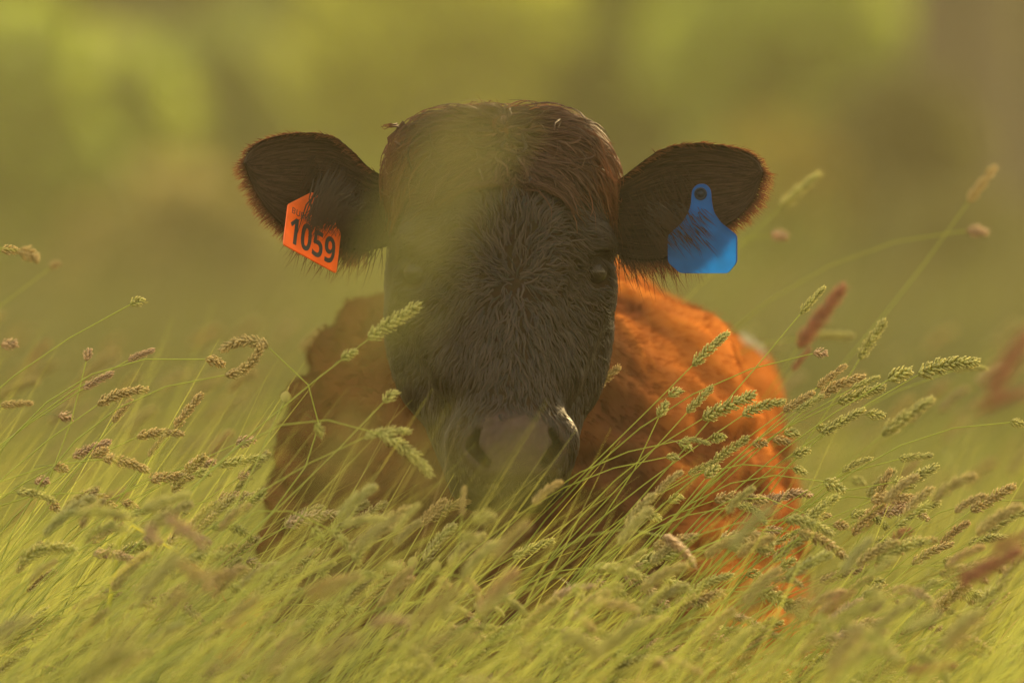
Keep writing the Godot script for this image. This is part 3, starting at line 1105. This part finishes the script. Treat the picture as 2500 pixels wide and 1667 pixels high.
func build_grass() -> void:
	var g0 := Color(0.065, 0.085, 0.017)  # dark blade feet: painted shade for the gaps between the blades
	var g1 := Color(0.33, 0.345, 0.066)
	var bends := [0.25, 0.6, 0.95, 0.1]
	var widths := [0.0058, 0.005, 0.0048, 0.0036]
	var accs := [Acc.new(), Acc.new(), Acc.new(), Acc.new()]
	for k in 15500:
		var z := rng.randf_range(-4.5, 1.0) if k % 8 else rng.randf_range(1.0, 3.2)
		var x := rng.randf_range(-1.75, 1.35)
		if in_cow(x, z):
			continue
		var h := rng.randf_range(0.40, 0.72) * (0.92 + 0.18 * noise.get_noise_2d(x * 1.5, z * 1.5))
		var kind := rng.randi_range(0, 3)
		var t := Basis(Vector3.UP, rng.randfn() * 0.7) * Basis(Vector3(0, 0, 1), -rng.randf_range(0.1, 0.75))
		var v := rng.randf_range(0.35, 1.45)
		var dry := rng.randf() < 0.11
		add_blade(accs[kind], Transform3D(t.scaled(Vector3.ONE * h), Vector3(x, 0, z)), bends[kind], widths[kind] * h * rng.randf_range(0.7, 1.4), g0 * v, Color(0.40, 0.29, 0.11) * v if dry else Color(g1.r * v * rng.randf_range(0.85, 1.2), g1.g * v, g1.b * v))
	for k in 2800:        # long thin stems without a head
		var z := rng.randf_range(-1.2, 1.3)
		var x := rng.randf_range(-1.4, 0.9)
		if in_cow(x, z):
			continue
		var low := 1.0 - 0.16 * exp(-pow((x + 0.05) / 0.35, 2.0))
		var t := Basis(Vector3.UP, rng.randfn() * 0.4) * Basis(Vector3(0, 0, 1), -rng.randf_range(0.2, 0.85))
		var h := rng.randf_range(0.70, 0.92) * low
		var v := rng.randf_range(0.8, 1.3)
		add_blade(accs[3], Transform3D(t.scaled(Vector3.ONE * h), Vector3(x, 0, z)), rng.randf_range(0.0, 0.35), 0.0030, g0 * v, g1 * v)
	for k in 3600:        # a dense stand along the cow's sunny side
		var z := rng.randf_range(-2.3, -0.35)
		var x := rng.randf_range(0.40, 0.85)
		if in_cow(x, z):
			continue
		var t := Basis(Vector3.UP, rng.randfn() * 0.7) * Basis(Vector3(0, 0, 1), -rng.randf_range(-0.1, 0.5))
		var v := rng.randf_range(0.55, 1.2)
		var h := rng.randf_range(0.5, 0.76)
		add_blade(accs[k % 3], Transform3D(t.scaled(Vector3.ONE * h), Vector3(x, 0, z)), bends[k % 3], 0.0062 * h, g0 * v, g1 * v)
	for k in 4:
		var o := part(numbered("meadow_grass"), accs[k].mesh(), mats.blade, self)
		tag(o, ["upright", "leaning", "drooping", "fine"][k] + " green grass blades filling the meadow round the cow", "grass", "", "stuff")
	# tufts out to the wood
	var acc := Acc.new()
	for k in 16:
		var b := Vector3(rng.randfn() * 0.09, 0, rng.randfn() * 0.09)
		var h := rng.randf_range(0.35, 0.72)
		var lean := rng.randf_range(0.1, 0.55)
		var pts := []
		var nn := []
		for s in 5:
			var u := s / 4.0
			pts.append(b + Vector3(lean * u * u * h, u * h * (1.0 - 0.2 * lean * u), rng.randfn() * 0.01))
			nn.append(Vector3(-0.3, 0.3, 0.9).normalized())
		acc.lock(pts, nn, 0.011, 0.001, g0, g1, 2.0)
	var tuft := acc.mesh()
	var far := []
	var far_t := []
	for k in 9000:
		var z := -4.0 - pow(rng.randf(), 1.3) * 62.0
		var half := 1.5 + (10.0 - z) * 0.13
		var x := rng.randf_range(-half, half)
		far.append(Transform3D(Basis(Vector3.UP, rng.randfn() * 0.8).scaled(Vector3.ONE * (rng.randf_range(0.75, 1.1) + (rng.randf_range(0.2, 1.3) if k % 3 == 0 else 0.0) * smoothstep(-5.0, -16.0, z))), Vector3(x, 0, z)))
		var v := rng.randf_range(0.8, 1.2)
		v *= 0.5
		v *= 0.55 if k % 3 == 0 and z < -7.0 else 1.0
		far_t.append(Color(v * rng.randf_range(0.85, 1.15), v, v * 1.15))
	var o := scatter("far_grass", tuft, mats.blade, far, far_t, self)
	tag(o, "hazy meadow grass stretching behind the cow to the wood", "grass", "", "stuff")
	var near := []
	var near_t := []
	for k in 1700:
		var z := rng.randf_range(3.0, 9.2)
		var half := 0.35 + (10.0 - z) * 0.10
		var x := rng.randf_range(-half - 0.2, half)
		var thick := exp(-pow((x / (10.0 - z) + 0.008) / 0.020, 2.0))     # the densest stand lies before the cow's chest
		near.append(Transform3D(Basis(Vector3.UP, rng.randfn() * 0.8).scaled(Vector3.ONE * (rng.randf_range(0.50, 0.76) + rng.randf_range(0.08, 0.25) * thick)), Vector3(x, 0, z)))
		var v := rng.randf_range(0.6, 0.95)
		near_t.append(Color(v * 1.15, v, v * 1.0))
	var o2 := scatter("near_grass", tuft, mats.blade, near, near_t, self)
	var spots := []
	var spot_t := []
	var seed := spike(0.06, 0.011, 0.5, 4, Color(0.29, 0.26, 0.09), Color(0.50, 0.43, 0.20))
	var whole := Acc.new()
	var arr := seed.surface_get_arrays(0)
	whole.v = arr[Mesh.ARRAY_VERTEX]
	whole.n = arr[Mesh.ARRAY_NORMAL]
	whole.c = arr[Mesh.ARRAY_COLOR]
	whole.i = arr[Mesh.ARRAY_INDEX]
	whole.tube([Vector3(-0.22, -0.78, 0), Vector3(-0.16, -0.45, 0), Vector3(-0.05, -0.16, 0), Vector3.ZERO], [0.0016, 0.0014, 0.001, 0.0007], 5, g0 * 1.6, g1)
	var headed := whole.mesh()
	for k in 500:
		var front := k < 46 or k >= 330
		var z := (rng.randf_range(0.7, 2.4) if k < 46 else rng.randf_range(-0.25, 0.6)) if front else rng.randf_range(-6.0, -0.9)
		var half := 0.15 + (10.0 - z) * 0.075
		var x := rng.randf_range(-half, half)
		if in_cow(x, z):
			continue
		var d := Vector3(1.0, rng.randf_range(0.75, 2.2), rng.randfn() * 0.3).normalized()
		var side := d.cross(Vector3(0, 0, 1)).normalized()
		var y := 0.80 - (10.0 - z) * (rng.randf_range(0.026, 0.046) if k < 46 else rng.randf_range(0.019, 0.044)) if front else rng.randf_range(0.52, 0.80)
		spots.append(Transform3D(Basis(side, d, side.cross(d)).scaled(Vector3.ONE * rng.randf_range(0.75, 1.15)), Vector3(x, y, z)))
		spot_t.append(Color(rng.randf_range(0.9, 1.1), rng.randf_range(0.9, 1.1), 1))
	var o3 := scatter("seed_heads", headed, mats.seed, spots, spot_t, self)
	tag(o3, "blurred tan seed heads scattered through the grass before and behind the cow", "grass", "", "stuff")
	tag(o2, "blurred grass growing between the camera and the cow", "grass", "", "stuff")


# a spike of overlapping spikelets along +y, curved towards +x
func spike(length: float, thick: float, curve: float, lobes: int, c0: Color, c1: Color) -> ArrayMesh:
	var acc := Acc.new()
	var axis := func(u: float) -> Vector3:
		var a := curve * u
		if absf(curve) < 0.01:
			return Vector3(0, u * length, 0)
		return Vector3((1.0 - cos(a)) / curve, sin(a) / curve, 0) * length
	acc.tube([axis.call(0.0), axis.call(0.35), axis.call(0.7), axis.call(0.97)], [0.0006, 0.0006, 0.0005, 0.0003], 4, c0, c0)
	var count := int(length * 1700.0)
	for k in count:
		var u := (k + rng.randf() * 0.5) / count
		var a := curve * u
		var t := Vector3(sin(a), cos(a), 0)
		var lobe := 0.55 + 0.45 * absf(sin(PI * (u * lobes + 0.15)))
		var body := thick * lobe * (1.0 - 0.55 * pow(u, 2.0)) * (0.5 + 0.5 * smoothstep(0.0, 0.12, u))
		var phi := k * 2.39996 + rng.randf() * 0.5
		var x := t.cross(Vector3(0, 0, 1))
		var d := (x * cos(phi) + Vector3(0, 0, 1) * sin(phi))
		var p: Vector3 = axis.call(u * 0.94) + d * body * 0.25
		var dir := (t * 1.0 + d * rng.randf_range(0.18, 0.5)).normalized()
		var l := rng.randf_range(0.0050, 0.0075)
		var w := rng.randf_range(0.0015, 0.0022) * (0.7 + thick * 40.0)
		var s := dir.cross(d).normalized()
		var v := rng.randf_range(0.75, 1.25)
		var ca := c0 * v
		var cb := c1 * v
		var q := p + d * body * 0.35
		var first := acc.v.size()
		acc.put(p, -dir, ca)
		for r in [[0.32, 1.0], [0.68, 0.75]]:
			var m: Vector3 = q.lerp(q + dir * l, r[0]) if r[0] > 0.5 else p.lerp(q + dir * l, r[0])
			for e in 4:
				var ang := TAU * e / 4.0
				var off := (s * cos(ang) + d * sin(ang) * 0.7)
				acc.put(m + off * w * r[1], off.normalized(), ca.lerp(cb, r[0]))
		acc.put(q + dir * l, dir, cb)
		for e in 4:
			var e2 := (e + 1) % 4
			acc.tri(first, first + 1 + e2, first + 1 + e)
			acc.tri(first + 1 + e, first + 1 + e2, first + 5 + e)
			acc.tri(first + 1 + e2, first + 5 + e2, first + 5 + e)
			acc.tri(first + 5 + e, first + 5 + e2, first + 9)
		# an awn and a wisp of fuzz
		for r in 2:
			var h := (dir + d * rng.randf_range(0.2, 0.9) + s * rng.randfn() * 0.4).normalized()
			var b0 := q + dir * l * rng.randf_range(0.4, 0.95)
			acc.lock([b0, b0 + h * 0.0024], [d, d], 0.0005, 0.0, cb * 1.2, cb * 1.5)
	return acc.mesh()


var heads := {}
var sides := {}


func stem_points(g: Vector3, p: Vector3, t: Vector3, n: int) -> Array:
	var h := p.y - g.y
	var a := g + Vector3((p.x - g.x) * 0.15, h * 0.45, (p.z - g.z) * 0.3)
	var b := p - t * h * 0.42
	var pts := []
	for k in n + 1:
		pts.append(g.bezier_interpolate(a, b, p, float(k) / n))
	return pts


func stalk(called: String, label: String, group: String, p: Vector3, t: Vector3, size: float, bend: float, tone: String, lean: float, side_head: bool) -> void:
	var g := Vector3(p.x - lean * p.y, 0, p.z + rng.randfn() * 0.03)
	var root := thing(called, label, "grass stalk", g, group)
	var pts := stem_points(Vector3.ZERO, p - g, t, 12)
	var acc := Acc.new()
	var radii := []
	for k in 13:
		radii.append(lerpf(0.0016, 0.0007, k / 12.0))
	acc.tube(pts, radii, 5, Color(0.14, 0.19, 0.03), Color(0.33, 0.38, 0.07))
	var x := Vector3(0, 0, 1).cross(t).normalized() * -1.0
	var b := Basis(x, t, x.cross(t))
	b = b * Basis(Vector3.UP, rng.randf_range(-0.4, 0.4))
	var key := tone + ("_bent" if absf(bend) > 0.7 else "_slight" if absf(bend) > 0.25 else "_straight") + str(rng.randi_range(0, 1))
	var sx := size / 0.06
	var flip := Basis.from_scale(Vector3(sx, sx, sx))
	if bend < 0.0:
		b = b * Basis(Vector3.UP, PI)
	if size < 0.034:
		part("seed_head", sides[tone + str(rng.randi_range(0, 1))], mats.seed, root, Transform3D(b.scaled(Vector3.ONE * clampf(size / 0.022, 0.8, 1.4)), p - g))
	else:
		part("seed_head", heads[key], mats.seed, root, Transform3D(b * flip, p - g))
	if side_head:
		var q: Vector3 = pts[11].lerp(pts[12], rng.randf_range(-0.4, 0.4))
		var d := (t + Vector3(-t.y, t.x, 0) * rng.randf_range(-0.9, 0.1) + Vector3(0, 0, rng.randfn() * 0.3)).normalized()
		var l := rng.randf_range(0.012, 0.03)
		acc.tube([q, q + d * l * 0.5 + Vector3(0, 0.002, 0), q + d * l], [0.0004, 0.00035, 0.0003], 4, Color(0.15, 0.18, 0.05), Color(0.17, 0.20, 0.05))
		var x2 := Vector3(0, 0, 1).cross(d).normalized() * -1.0
		part("side_seed_head", sides[tone + str(rng.randi_range(0, 1))], mats.seed, root, Transform3D(Basis(x2, d, x2.cross(d)), q + d * l))
	part("stem", acc.mesh(), mats.stem, root)


func pod(p: Vector3, label: String) -> void:
	var g := Vector3(p.x - 0.25, 0, p.z)
	var root := thing("seed_pod_stalk", label, "seed pod", g, "round seed pods in the grass")
	var acc := Acc.new()
	var pts := stem_points(Vector3.ZERO, p - g, Vector3(0.4, 0.9, 0).normalized(), 9)
	var radii := []
	for k in 10:
		radii.append(0.0009)
	acc.tube(pts, radii, 5, Color(0.14, 0.17, 0.03), Color(0.30, 0.33, 0.08))
	part("stem", acc.mesh(), mats.stem, root)
	var b := Acc.new()
	var line := []
	var rr := []
	for k in 11:
		var u := k / 10.0
		line.append((p - g) + Vector3(0.3, 0.95, 0).normalized() * (u * 0.021 - 0.002))
		rr.append(0.0062 * sqrt(maxf(0.0, sin(PI * minf(u * 1.5, 1.0)))) + 0.0005)
	b.tube(line, rr, 12, Color(0.30, 0.31, 0.10), Color(0.46, 0.40, 0.18))
	part("pod", b.mesh(), mats.seed, root)


func build_stalks() -> void:
	var tones := {
		"green": [Color(0.26, 0.30, 0.075), Color(0.52, 0.49, 0.20)], "brown": [Color(0.31, 0.26, 0.10), Color(0.54, 0.43, 0.21)],
		"pink": [Color(0.31, 0.23, 0.14), Color(0.54, 0.41, 0.28)], "red": [Color(0.25, 0.105, 0.06), Color(0.40, 0.20, 0.11)]}
	for tone in tones:
		var c: Array = tones[tone]
		for k in 2:
			heads[tone + "_straight" + str(k)] = spike(0.06, 0.0092 + k * 0.0022, 0.12, 3 + k, c[0], c[1])
			heads[tone + "_slight" + str(k)] = spike(0.06, 0.0088 + k * 0.0022, 0.55, 4, c[0], c[1])
			heads[tone + "_bent" + str(k)] = spike(0.06, 0.0084 + k * 0.0022, 1.3, 4 + k, c[0], c[1])
			sides[tone + str(k)] = spike(0.018 + k * 0.004, 0.0095, 0.3, 1, c[0], c[1])
	# the stalks one can tell apart: head's foot and tip in the photo, depth, bend, tone, whether a side head shows, what sets it apart
	var known := [
		[898, 829, 1020, 747, 0.22, 0.1, "green", true, "green grass stalk whose straight head crosses the cow's dark cheek"],
		[935, 983, 967, 949, 0.25, 0.0, "green", false, "grass stalk with one stubby head low before the cow's dark jaw"],
		[888, 1068, 999, 1047, 0.30, 0.4, "green", false, "grass stalk arching in with a level head beside the cow's muzzle"],
		[925, 1058, 1068, 1169, 0.32, 0.5, "green", true, "grass stalk whose long head droops down beside the cow's muzzle"],
		[547, 916, 655, 852, 0.12, -0.9, "brown", false, "lower half of the hooked pair of brown grass heads"],
		[655, 848, 537, 827, 0.12, -0.8, "brown", false, "upper half of the hooked pair, its grass head bent back on itself"],
		[500, 877, 540, 893, 0.05, 0.5, "brown", false, "small grass head hanging just under the hooked pair"],
		[316, 744, 354, 730, 0.02, 0.2, "green", false, "tall fine stalk with a single small green head against the wood"],
		[209, 882, 217, 848, 0.02, 0.1, "pink", false, "small dark head close to the tall fine stalk"],
		[311, 880, 374, 854, 0.0, 0.1, "pink", false, "pinkish grass head tilted up below the tall fine stalk"],
		[202, 949, 273, 911, 0.02, 0.1, "pink", true, "pinkish head with a side cluster low on its branch"],
		[236, 989, 356, 955, 0.08, 0.6, "brown", false, "long brown head bowing over below the pinkish one"],
		[274, 1031, 319, 976, 0.08, 0.1, "brown", true, "short brown head standing under the long bowed one"],
		[425, 1047, 494, 967, -0.10, 0.2, "brown", true, "knobbly brown head in the middle of the left grass clump"],
		[332, 1068, 441, 1047, -0.06, 0.3, "brown", true, "brown head lying nearly level among the left grass clump"],
		[175, 1116, 266, 1079, 0.03, 0.1, "pink", true, "pink-grey head lying flat over the left grass clump"],
		[250, 1121, 356, 1159, 0.10, 0.7, "brown", true, "brown head that nods downward in the left grass clump"],
		[361, 1116, 399, 1063, -0.05, 0.1, "brown", false, "short brown head rising behind the nodding one"],
		[367, 1175, 468, 1159, 0.05, 0.4, "brown", true, "wavy brown head lying level below the nodding one"],
		[478, 1132, 518, 1127, -0.05, 0.2, "pink", false, "plump dark pink head beside a long green stem"],
		[531, 1137, 645, 1121, 0.05, 0.2, "green", true, "slim pale green head lying across a long stem"],
		[574, 1084, 616, 1073, -0.02, 0.2, "pink", true, "silvery head above the slim pale green one"],
		[579, 1169, 604, 1156, 0.02, 0.1, "pink", false, "tiny tan head at the end of a thin forked stem"],
		[0, 611, 40, 608, 0.03, 0.1, "brown", false, "brown head just entering the picture above the meadow"],
		[43, 611, 85, 648, 0.45, 0.9, "brown", false, "blurred brown head drooping next to the one entering the picture"],
		[0, 990, 76, 988, 0.10, 0.2, "brown", false, "level tan head entering the picture above the long grass"],
		[0, 845, 43, 834, 0.25, 0.1, "pink", false, "soft pinkish head entering the picture at mid height"],
		[298, 1270, 383, 1233, 0.10, 0.3, "green", true, "pale green head above the bright yellow grass blade"],
		[372, 1265, 457, 1254, 0.10, 0.2, "green", false, "level pale green head just above the yellow grass blade"],
		[803, 1291, 882, 1371, 0.30, 0.4, "green", true, "pale head drooping in front of the cow's chest"],
		[957, 1307, 1020, 1233, 0.75, 0.1, "green", true, "soft round-looking head blurred before the cow's chest"],
		[1127, 1260, 1133, 1190, 0.55, 0.1, "brown", false, "upright blurred head straight below the cow's nostril"],
		[1150, 1272, 1215, 1262, 0.85, 0.4, "green", true, "yellowish blurred head lying below the cow's muzzle"],
		[1954, 767, 2012, 702, 0.02, 0.1, "green", false, "long straight stalk with a dark green head against the wood"],
		[1690, 893, 1780, 818, 0.02, 0.2, "green", true, "dark green head in front of the cow's orange flank"],
		[1435, 962, 1513, 901, -0.12, 0.2, "brown", false, "slanting head that starts behind the edge of the cow's jaw"],
		[1677, 1008, 1738, 946, 0.03, 0.1, "green", false, "knobbly green head over the middle of the orange flank"],
		[1608, 1020, 1624, 983, 0.03, 0.1, "green", false, "small upright green head low on the orange flank"],
		[1714, 1023, 1842, 970, 0.02, 0.2, "green", true, "long green head sloping across the lower flank"],
		[1812, 1015, 1911, 970, 0.05, 0.3, "green", true, "pale mint head crossing the edge of the flank"],
		[1985, 863, 2023, 859, 0.0, 0.1, "pink", false, "small tan head on a thread-thin branch beside the flank"],
		[2099, 877, 2164, 789, -0.25, 0.2, "green", false, "tall soft green head pointing up right of the flank"],
		[1995, 946, 2064, 893, -0.05, 0.1, "brown", true, "dark head of golden edge standing just past the flank"],
		[1913, 1005, 1988, 962, 0.0, 0.2, "brown", true, "brown head lowest of the sloping row past the flank"],
		[1945, 1005, 2009, 967, 0.02, 0.1, "green", true, "green head crossing the brown ones past the flank"],
		[1998, 973, 2105, 914, -0.05, 0.4, "brown", false, "long orange-brown head of the sloping row past the flank"],
		[2080, 949, 2147, 923, 0.0, 0.2, "green", false, "green head to the outer side of the orange-brown one"],
		[2168, 928, 2222, 901, 0.0, 0.1, "green", false, "bright green head at the end of a curved stem"],
		[2241, 916, 2386, 883, 0.0, 0.5, "green", true, "longest green head, arching out level over the meadow"],
		[2328, 904, 2408, 893, -0.5, 0.3, "green", false, "blurred green head just behind the longest one"],
		[2007, 1058, 2110, 1005, 0.0, 0.2, "green", true, "bright green head below the sloping row"],
		[2046, 983, 2158, 951, -0.06, 0.2, "green", true, "pale head between the sloping row and the longest head"],
		[1664, 1074, 1733, 1076, 0.08, 0.3, "green", false, "level pale head on a thin branch over the dark belly"],
		[1626, 1116, 1658, 1114, 0.08, 0.1, "green", false, "tiny silvery head below the level pale one"],
		[1743, 1127, 1828, 1074, 0.0, 0.2, "green", true, "green head in the thick of the clump by the flank"],
		[1680, 1159, 1743, 1127, 0.0, 0.1, "green", true, "dark green head at the inner side of the clump by the flank"],
		[1722, 1169, 1749, 1137, 0.08, 0.1, "green", false, "bright stubby head in the clump by the flank"],
		[1797, 1235, 1882, 1262, 0.10, 0.8, "green", false, "head that curls down in the clump by the flank"],
		[1743, 1222, 1871, 1222, 0.02, 0.5, "brown", false, "brown level head above the curled one"],
		[2153, 1063, 2307, 962, -0.45, 0.2, "green", true, "large blurred green head behind the bright grass"],
		[2057, 1153, 2126, 1116, 0.0, 0.4, "green", true, "dark twisted head over the long bright stem"],
		[2195, 1121, 2275, 1116, 0.0, 0.2, "green", false, "light head lying level over the long bright stem"],
		[2137, 1233, 2174, 1148, -0.1, 0.1, "brown", false, "upright brown head standing below the long bright stem"],
		[2180, 1177, 2222, 1178, 0.0, 0.2, "green", false, "small pale head to the side of the upright brown one"],
		[1935, 1143, 1961, 1150, 0.02, 0.1, "green", false, "short plump head where thin branches cross"],
		[2010, 1175, 2057, 1196, 0.04, 0.3, "green", false, "drooping green head just below the long bright stem"],
		[1967, 1254, 2020, 1302, 0.04, 0.4, "green", false, "stout green head hanging from a stem bent over"],
		[1914, 1270, 2025, 1265, -0.05, 0.2, "brown", true, "brown head lying level behind the hanging stout one"],
		[1892, 1329, 1956, 1292, 0.02, 0.1, "green", true, "dark green head fanned out below the hanging one"],
		[1573, 1371, 1637, 1329, 0.10, 0.2, "green", false, "feathery pale head before the cow's dark belly"],
		[1520, 1393, 1669, 1350, 0.12, 0.2, "green", true, "second feathery head lying under the first one"],
		[2466, 1031, 2500, 1033, 0.0, 0.1, "green", false, "head leaving the picture at the end of a long bowed stem"],
		[2328, 1435, 2424, 1472, 0.10, 0.5, "green", true, "pale head nodding among red blurred heads"],
		[2365, 1329, 2455, 1302, 0.0, 0.3, "green", true, "knobbly pale head beside the red blurred heads"],
		[1903, 510, 1998, 425, -1.0, 0.1, "green", false, "blurred yellow-green head high beside the blue tag"],
		[1881, 574, 1926, 574, -1.0, 0.1, "pink", false, "blurred pale side head below the high yellow-green one"],
		[2365, 494, 2429, 409, -0.95, 0.1, "brown", false, "blurred head standing alone before the dark trunk"],
		[2360, 563, 2405, 563, -0.95, 0.1, "pink", false, "blurred pale head floating low before the dark trunk"],
		[1995, 820, 2080, 825, -1.1, 0.2, "green", false, "blurred yellow head beside the reddish one past the flank"],
		[120, 655, 142, 640, -0.8, 0.1, "brown", false, "tiny blurred head high over the left meadow"],
	]
	for s in known:
		var p := at(s[0], s[1], s[4])
		var e := at(s[2], s[3], s[4])
		var d := (e - p)
		var t := d.normalized()
		var bend: float = s[5]
		var turn := absf(bend) * 0.5 * (-1.0 if bend >= 0.0 else 1.0)
		var t0 := t.rotated(Vector3(0, 0, 1), -turn)      # the foot's direction: the spike then curls over by its bend
		stalk("grass_stalk", s[8], "orchard grass stalks round the cow", p, t0, clampf(d.length() * 1.05, 0.018, 0.085), bend, s[6], rng.randf_range(0.45, 0.85), s[7])
	var reds := [
		[1950, 850, 2055, 692, -1.0, "blurred red seed head standing beside the cow's rump"], [1935, 905, 1975, 850, -0.85, "smaller blurred red head below the one by the rump"],
		[2415, 965, 2505, 810, 2.0, "large blurred red head at the edge of the meadow"], [2380, 1000, 2500, 950, 1.9, "blurred red head lying low under the large one"],
		[2340, 1425, 2490, 1335, 1.3, "blurred red head sweeping across the bright grass"], [2420, 1340, 2510, 1300, 1.4, "dark red blurred head above the sweeping one"],
		[2010, 1500, 2080, 1440, 0.8, "blurred red-brown head in the grass below the flank"], [2215, 1640, 2330, 1620, 0.9, "red head lying at the lower edge of the grass"],
		[2180, 1330, 2215, 1290, -0.5, "small faint red head in the middle of the bright grass"]]
	for s in reds:
		var p := at(s[0], s[1], s[4])
		var d := at(s[2], s[3], s[4]) - p
		stalk("red_grass_stalk", s[5], "red seed heads in the meadow", p, d.normalized(), clampf(d.length() * 1.05, 0.02, 0.11), 0.1, "red", 0.5, false)
	for s in [[1005, 1382, 0.22, "round seed pod nearest the cow's chest, on a straight stalk"], [1061, 1392, 0.30, "round seed pod hanging from a hooked stalk before the chest"], [846, 1574, 0.25, "pointed round seed pod low in the grass under the chest"], [694, 978, 0.15, "small seed pod on a fork of a long stem beside the cow's shoulder"]]:
		pod(at(s[0], s[1], s[2]), s[3])
	var leaf := thing("bent_grass", "bright yellow grass blade with a withered brown tip before the left shoulder", "grass blade", Vector3(at(250, 1600, 0.16).x, 0, 0.16))
	var la := Acc.new()
	var lp := []
	var ln := []
	for q in [at(250, 1900, 0.16), at(262, 1500, 0.16), at(290, 1320, 0.16), at(322, 1280, 0.17), at(370, 1310, 0.18), at(430, 1345, 0.18), at(500, 1400, 0.18), at(540, 1450, 0.17), at(562, 1490, 0.17)]:
		lp.append(q - leaf.position)
		ln.append(Vector3(0.15, 0.45, 0.9).normalized())
	lp.push_front(Vector3(0, 0, 0))
	ln.push_front(Vector3(0, 0.2, 1).normalized())
	la.lock(lp, ln, 0.0065, 0.0012, Color(0.16, 0.20, 0.03), Color(0.42, 0.36, 0.04), 3.0)
	for k in range(7, 10):
		for q in 3:
			la.c[k * 3 + q] = Color(0.30, 0.11, 0.03)
	part("blade", la.mesh(), mats.blade, leaf)
	# tall stalks half way to the camera, far out of focus
	for s in [[1085, 480, 5.9], [1010, 620, 5.7], [950, 780, 5.5], [780, 1180, 4.7], [960, 1290, 5.2], [1120, 1330, 5.0]]:
		for r in 1:
			var p := at(s[0] + rng.randfn() * 25.0, s[1] + rng.randfn() * 30.0, s[2] + rng.randfn() * 0.2)
			stalk("grass_stalk", "tall grass stalk far out of focus, a green haze before the cow's face", "hazy stalks before the face", p, Vector3(rng.randf_range(0.4, 1.0), 1.0, rng.randfn() * 0.2).normalized(), rng.randf_range(0.06, 0.085), 0.2, "green", 0.45, true)
	# the many that look alike
	var names := ["green", "green", "green", "brown", "brown", "pink"]
	for k in 192:
		var z := rng.randfn() * 0.17 + 0.08 if k % 6 else rng.randf_range(0.5, 1.5)
		var px := rng.randf_range(-30, 2530)
		var rim := 1190.0 + 130.0 * exp(-pow((px - 1150.0) / 420.0, 2.0))
		var py := rim + pow(rng.randf(), 0.8) * (1680.0 - rim)
		var p := at(px, py, z)
		if in_cow(p.x, p.z):
			z = rng.randf_range(0.12, 0.5)
			p = at(px, py, z)
		var ang := deg_to_rad(rng.randf_range(-25, 60))
		var t := Vector3(cos(ang), sin(ang), rng.randfn() * 0.25).normalized()
		var tone: String = names[rng.randi_range(0, 5)]
		stalk("grass_stalk", {"green": "green seed head low among many alike in the dense grass", "brown": "brown seed head low among many alike in the dense grass", "pink": "pinkish seed head low among many alike in the dense grass"}[tone],
			{"green": "green heads alike in the dense grass", "brown": "brown heads alike in the dense grass", "pink": "pinkish heads alike in the dense grass"}[tone], p, t, rng.randf_range(0.042, 0.078), rng.randf_range(0.0, 0.9), tone, rng.randf_range(0.4, 0.9), rng.randf() < 0.5)
